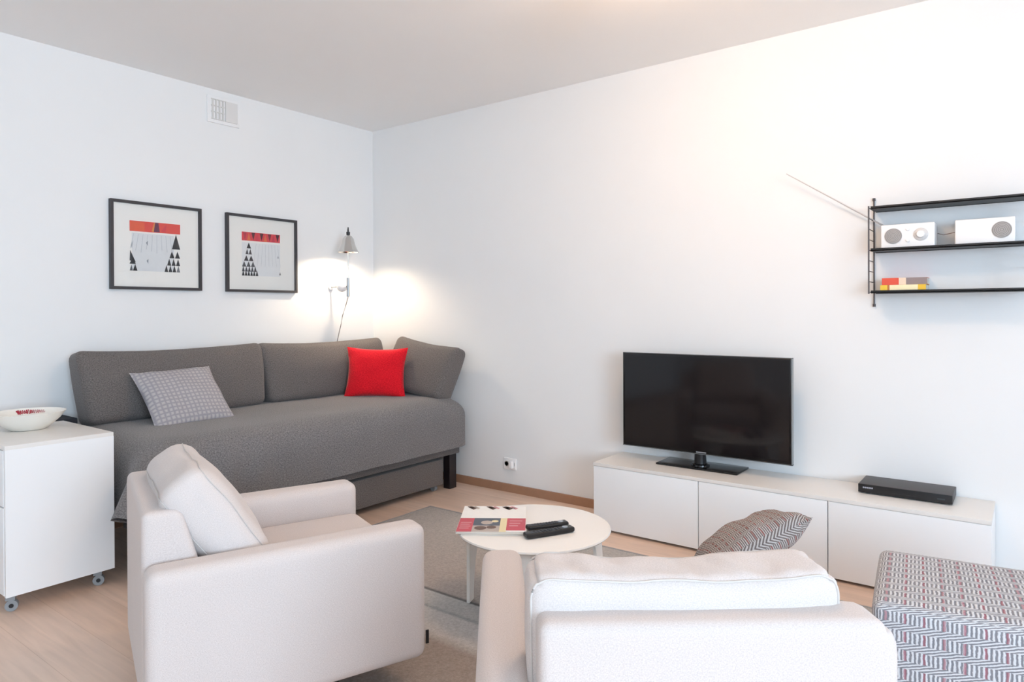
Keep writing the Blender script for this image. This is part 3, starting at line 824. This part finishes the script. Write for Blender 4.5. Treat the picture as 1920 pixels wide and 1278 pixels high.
# ------------------------------------------------------------------ pictures
def picture(yc, zc, art, label):
    t = empty('framed_picture', (XL, yc, zc), label=label, cat='picture', group='framed prints on the left wall')
    w, h, fw_, d = .545, .522, .0165, .028
    bm = bmesh.new()
    box_into(bm, 0.001, d, -w/2, -w/2+fw_, -h/2, h/2); box_into(bm, 0.001, d, w/2-fw_, w/2, -h/2, h/2)
    box_into(bm, 0.001, d, -w/2+fw_, w/2-fw_, -h/2, -h/2+fw_); box_into(bm, 0.001, d, -w/2+fw_, w/2-fw_, h/2-fw_, h/2)
    obj('frame', bm, M['frame'], t, smooth=False)
    bm = bmesh.new(); mlist = [M['print_white']]; idx = {}
    box_into(bm, .004, .012, -w/2+fw_, w/2-fw_, -h/2+fw_, h/2-fw_)
    def poly(pts, c, lay=1):
        if c not in idx: idx[c] = len(mlist); mlist.append(flat(c, .7))
        f = bm.faces.new([bm.verts.new((.012+.0004*lay, y, z)) for y, z in pts]); f.material_index = idx[c]
    art(poly)
    obj('print', bm, mlist, t, smooth=False)
    bm = bmesh.new(); box_into(bm, .018, .0195, -w/2+fw_, w/2-fw_, -h/2+fw_, h/2-fw_)
    m_, nd, lk, b_ = newmat('picture_glass')
    tr = nd.new('ShaderNodeBsdfTransparent'); gl = nd.new('ShaderNodeBsdfGlossy'); gl.inputs['Roughness'].default_value = .02
    fr = nd.new('ShaderNodeFresnel'); fr.inputs[0].default_value = 1.3; mx = nd.new('ShaderNodeMixShader')
    out = nd['Material Output']; lk.new(fr.outputs[0], mx.inputs[0]); lk.new(tr.outputs[0], mx.inputs[1]); lk.new(gl.outputs[0], mx.inputs[2]); lk.new(mx.outputs[0], out.inputs[0])
    obj('glass', bm, m_, t, smooth=False)
def tri(poly, y, z, w, h, c, lay=2, skew=0): poly([(y-w/2, z), (y+w/2, z), (y+skew, z+h)], c, lay)
K = '#26262B'
def art1(poly):
    poly([(-.15, -.15), (.10, -.15), (.10, .075), (-.15, .075)], '#DCDEDF', 1)
    poly([(-.162, .084), (.140, .087), (.140, .148), (-.162, .146)], '#DF4D45', 1)
    poly([(-.162, .088), (-.075, .088), (-.078, .140), (-.158, .143)], '#E2603F', 2)
    poly([(-.035, .090), (-.018, .090), (-.008, .144), (-.02, .144)], '#D98A4A', 2)
    poly([(-.022, .089), (.014, .089), (.006, .146), (-.014, .146)], '#6B3350', 3)
    poly([(.02, .095), (.05, .095), (.055, .14)], '#D2404C', 2)
    for i in range(9):
        y = -.14+i*.027; poly([(y, .07), (y+.002, .07), (y-.018+.004*i, -.02-.01*(i % 3)), (y-.021+.004*i, -.02-.01*(i % 3))], '#B9BEC2', 2)
    for (y, z) in ((-.063, .02), (-.060, -.088)): poly([(y-.006, z), (y+.004, z-.018), (y+.005, z+.012)], '#8A9095', 3)
    tri(poly, .113, -.008, .052, .092, K)
    for j, (n, z, y0, y1) in enumerate(((2, -.064, .070, .139), (3, -.110, .056, .139), (4, -.150, .040, .139))):
        w = (y1-y0)/n
        for k in range(n): tri(poly, y0+w*(k+.5), z, w*.92, .043, K if j < 2 or k < 3 else '#75777C')
    poly([(-.163, -.09), (-.128, -.10), (-.160, -.028)], K, 2)
    poly([(-.156, .0), (-.150, -.02), (-.142, .03)], '#A9ADB0', 2)
    tri(poly, -.146, -.110, .036, .040, K, 3)
    tri(poly, -.132, -.150, .026, .040, K, 3); tri(poly, -.154, -.150, .018, .036, '#5B5D62', 3)
def art2(poly):
    poly([(-.157, -.15), (.139, -.15), (.139, .075), (-.157, .075)], '#E3E4E4', 1)
    poly([(-.157, .087), (.138, .089), (.139, .146), (-.157, .146)], '#D8434D', 1)
    cs = ['#B8384B', '#E0703F', '#5B2B33', '#D03A50', '#5B2B33', '#DB6B45', '#7A2436', '#C5324A', '#4A2230']
    for k, c in enumerate(cs):
        y = -.150+k*.0315
        if k % 2 == 0: poly([(y+.016, .092), (y+.030, .144), (y+.002, .144)], c, 2)
        else: poly([(y, .091), (y+.028, .091), (y+.014, .142)], c, 2)
    tri(poly, -.105, .035, .034, .040, K)
    for (n, z, y0, y1, c) in ((2, -.005, -.130, -.082, '#4A4548'), (2, -.050, -.142, -.070, '#3B3639'), (3, -.090, -.157, -.058, '#57565A'), (5, -.122, -.158, -.046, '#46464B'), (6, -.150, -.158, -.034, K)):
        w = (y1-y0)/n
        for k in range(n): tri(poly, y0+w*(k+.5), z, w*.96, .038, c)
    for i in range(8):
        y = -.05+i*.024; poly([(y, .07), (y+.002, .07), (y-.02+.006*i, -.08), (y-.022+.006*i, -.08)], '#C6C8CA', 2)
    tri(poly, .137, -.138, .014, .022, '#6C6E72'); tri(poly, .122, -.02, .014, .020, '#A9ABAE')
picture(2.040, 1.6475, art1, 'larger-looking square black-framed print with red band, further from the lamp')
picture(2.7565, 1.646, art2, 'square black-framed print with red band, nearer the wall lamp')

# ------------------------------------------------------------------ air vent
vt = empty('air_vent', (XL, 2.478, 2.57), label='white air vent high on the left wall just under the ceiling', cat='vent')
obj('plate', rb((.012, .225, .175), .003, (1, 2, 2), None, 2), M['white'], vt, (.006, 0, 0), uv=False)
bm = bmesh.new()
for k in range(4): box_into(bm, .012, .019, -.085+k*.024, -.085+k*.024+.010, -.062, .062)
for z in (-.066, -.02, .02, .062): box_into(bm, .012, .020, -.09, .0, z, z+.005)
obj('grille', bm, plain('vent_slats', '#D5D4D1', .6), vt, smooth=False)
bm = bmesh.new(); box_into(bm, .012, .022, .008, .092, -.066, .066); obj('slide_cover', bm, plain('vent_cover', '#DDDCDA', .6), vt, smooth=False)

# ------------------------------------------------------------------ wall lamp
LX, LY = -4.04, 3.342
wl = empty('wall_lamp', (XL, LY, 1.42), label='nickel swing-arm wall lamp with bell shade in the corner above the daybed', cat='wall lamp')
def wlp(name, bm, mat, **kw):
    bmesh.ops.translate(bm, verts=bm.verts[:], vec=-Vector((XL, LY, 1.42))); return obj(name, bm, mat, wl, **kw)
bm = bmesh.new(); tube([(LX, LY, 1.37), (LX, LY, 1.86)], .0055, 10, bm); wlp('rod', bm, M['chrome'])
bm = bmesh.new(); tube([(LX, LY, 1.36), (LX, LY, 1.50)], .011, 12, bm); tube([(XL, LY, 1.435), (LX, LY, 1.435)], .007, 10, bm); wlp('wall_bracket', bm, M['steel'])
bm = lathe([(0, 0), (.022, 0), (.025, .008), (.020, .014), (0, .016)], 24)
bmesh.ops.rotate(bm, verts=bm.verts[:], cent=(0, 0, 0), matrix=Matrix.Rotation(R(90), 3, 'Y')); bmesh.ops.translate(bm, verts=bm.verts[:], vec=(XL+.001, LY, 1.435))
wlp('wall_plate', bm, M['white'])
bm = lathe([(0, -.040)]+[(.040*math.sin(math.pi*k/12), -.040*math.cos(math.pi*k/12)) for k in range(1, 12)]+[(0, .040)], 28)
bmesh.ops.translate(bm, verts=bm.verts[:], vec=(LX-.055, LY-.012, 1.435))
o = wlp('dimmer_ball', bm, M['white']); o['label'] = 'round white dimmer ball'  # round dimmer beside the rod
SX, SY, SZ = LX+.01, LY-.005, 1.688
prof = [(.078, 0), (.070, .012), (.055, .045), (.047, .075), (.040, .100), (.026, .120), (.012, .128)]
bm = lathe(prof+[(.010, .126), (.024, .117), (.037, .098), (.044, .074), (.052, .044), (.067, .012), (.0765, .001), (.078, 0)], 48)
bmesh.ops.translate(bm, verts=bm.verts[:], vec=(SX, SY, SZ)); wlp('shade', bm, M['chrome'])
bm = lathe([(0, .126), (.013, .126), (.014, .150), (.006, .154), (.004, .185), (0, .186)], 20); bmesh.ops.translate(bm, verts=bm.verts[:], vec=(SX, SY, SZ)); wlp('shade_cap', bm, M['black'])
bm = tube([(SX, SY, SZ+.14), (LX, LY, SZ+.15)], .005, 8); wlp('joint', bm, M['steel'])
bm = lathe([(0, .124), (.010, .120), (.011, .105), (.018, .098), (.020, .088), (.014, .080), (0, .077)], 24)
bmesh.ops.translate(bm, verts=bm.verts[:], vec=(SX, SY, SZ)); wlp('bulb', bm, plain('lit_bulb', '#FFFFFF', .3, emis='#FFDDB0', est=25))
l = bpy.data.lights.new('wall_lamp_light', 'POINT'); l.energy = WALL_LAMP_W; l.color = (1, .80, .58); l.shadow_soft_size = .022
lo = bpy.data.objects.new('wall_lamp_light', l); COL.objects.link(lo); lo.location = (SX, SY, SZ+.038)
bm = tube([(LX, LY, 1.36), (LX-.02, LY-.004, 1.30), (LX-.06, LY-.004, 1.22), (LX-.10, LY+.01, 1.14), (LX-.13, LY+.01, 1.06), (LX-.16, LY+.015, .98), (LX-.17, LY+.015, .72)], .0032, 8)
wlp('cord', bm, plain('grey_cord', '#9A918D', .6))

# ------------------------------------------------------------------ drawer cabinet on castors
CX1, CX0, CY0, CY1 = -3.37, -3.94, .996, 1.418
cb = empty('drawer_cabinet', ((CX0+CX1)/2, (CY0+CY1)/2, 0), label='white drawer cabinet on castors at the left edge beside the daybed', cat='cabinet')
co = Vector(((CX0+CX1)/2, (CY0+CY1)/2, 0))
rel(bbox('body', CX0, CX1, CY0+.02, CY1, .075, .682, M['white'], cb, .002), co)
rel(bbox('top_panel', CX0, CX1, CY0, CY1, .682, .70, M['white_top'], cb, .002), co)
bm = bmesh.new(); box_into(bm, CX1-.018, CX1, CY0+.001, CY1, .073, .6825); bmesh.ops.translate(bm, verts=bm.verts[:], vec=-co+Vector((.0012, 0, 0)))
obj('side_panel', bm, M['white'], cb)
for (z0, z1) in ((.078, .441), (.447, .680)):
    d = rel(bbox('drawer', CX0+.003, CX1-.018, CY0-.001, CY0+.019, z0, z1, M['white'], cb, .0015), co)
for (x, y) in ((CX1-.045, CY0+.035), (CX1-.045, CY1-.05), (CX0+.05, CY0+.035), (CX0+.05, CY1-.05)):
    k = empty('castor', Vector((x, y, 0))-co); k.parent = cb
    obj('wheel', tube([(0, -.012, .024), (0, .012, .024)], .0235, 24), M['castor'], k, rot=(0, 0, R(62)))
    obj('hub', tube([(0, -.0135, .024), (0, .0135, .024)], .009, 16), M['black'], k, rot=(0, 0, R(62)))
    bm = bmesh.new(); box_into(bm, -.020, .014, -.016, .016, .048, .076); obj('fork', bm, M['castor'], k, rot=(0, 0, R(62)), smooth=False)

# bowl with red script on the inside
BC = Vector((-3.79, 1.215, .70))
bw = empty('bowl', BC, label='wide cream ceramic bowl with red script inside, on the white cabinet', cat='bowl')
pr = [(0, .002), (.07, 0), (.078, .004), (.10, .022), (.13, .05), (.150, .078), (.154, .082), (.149, .083), (.127, .055), (.098, .028), (.07, .012), (0, .010)]
obj('bowl_body', lathe(pr, 64), plain('cream_glaze', '#F1EDE4', .3), bw)
bm = bmesh.new()
rnd = random.Random(3)
a0 = math.atan2(.31, -.95)+.15          # far inner side as seen from the room
x = -.20
while x < .62:
    L = .045+.05*rnd.random(); hgt = .010+.010*rnd.random()*(1.2-x)
    pts = []
    for k in range(9):
        f = k/8; a = a0 - (x+L*f)
        zz = .066+.5*hgt*math.sin(f*math.pi*2+rnd.random()*.3)
        rr = .149-(.083-zz)*(.149-.127)/(.083-.055)-.0012
        pts.append((rr*math.cos(a), rr*math.sin(a), zz))
    tube(pts, max(.0007, .0019-.0016*(x+.20)), 6, bm)
    x += L*.8
obj('red_script', bm, flat('#B0243A'), bw)
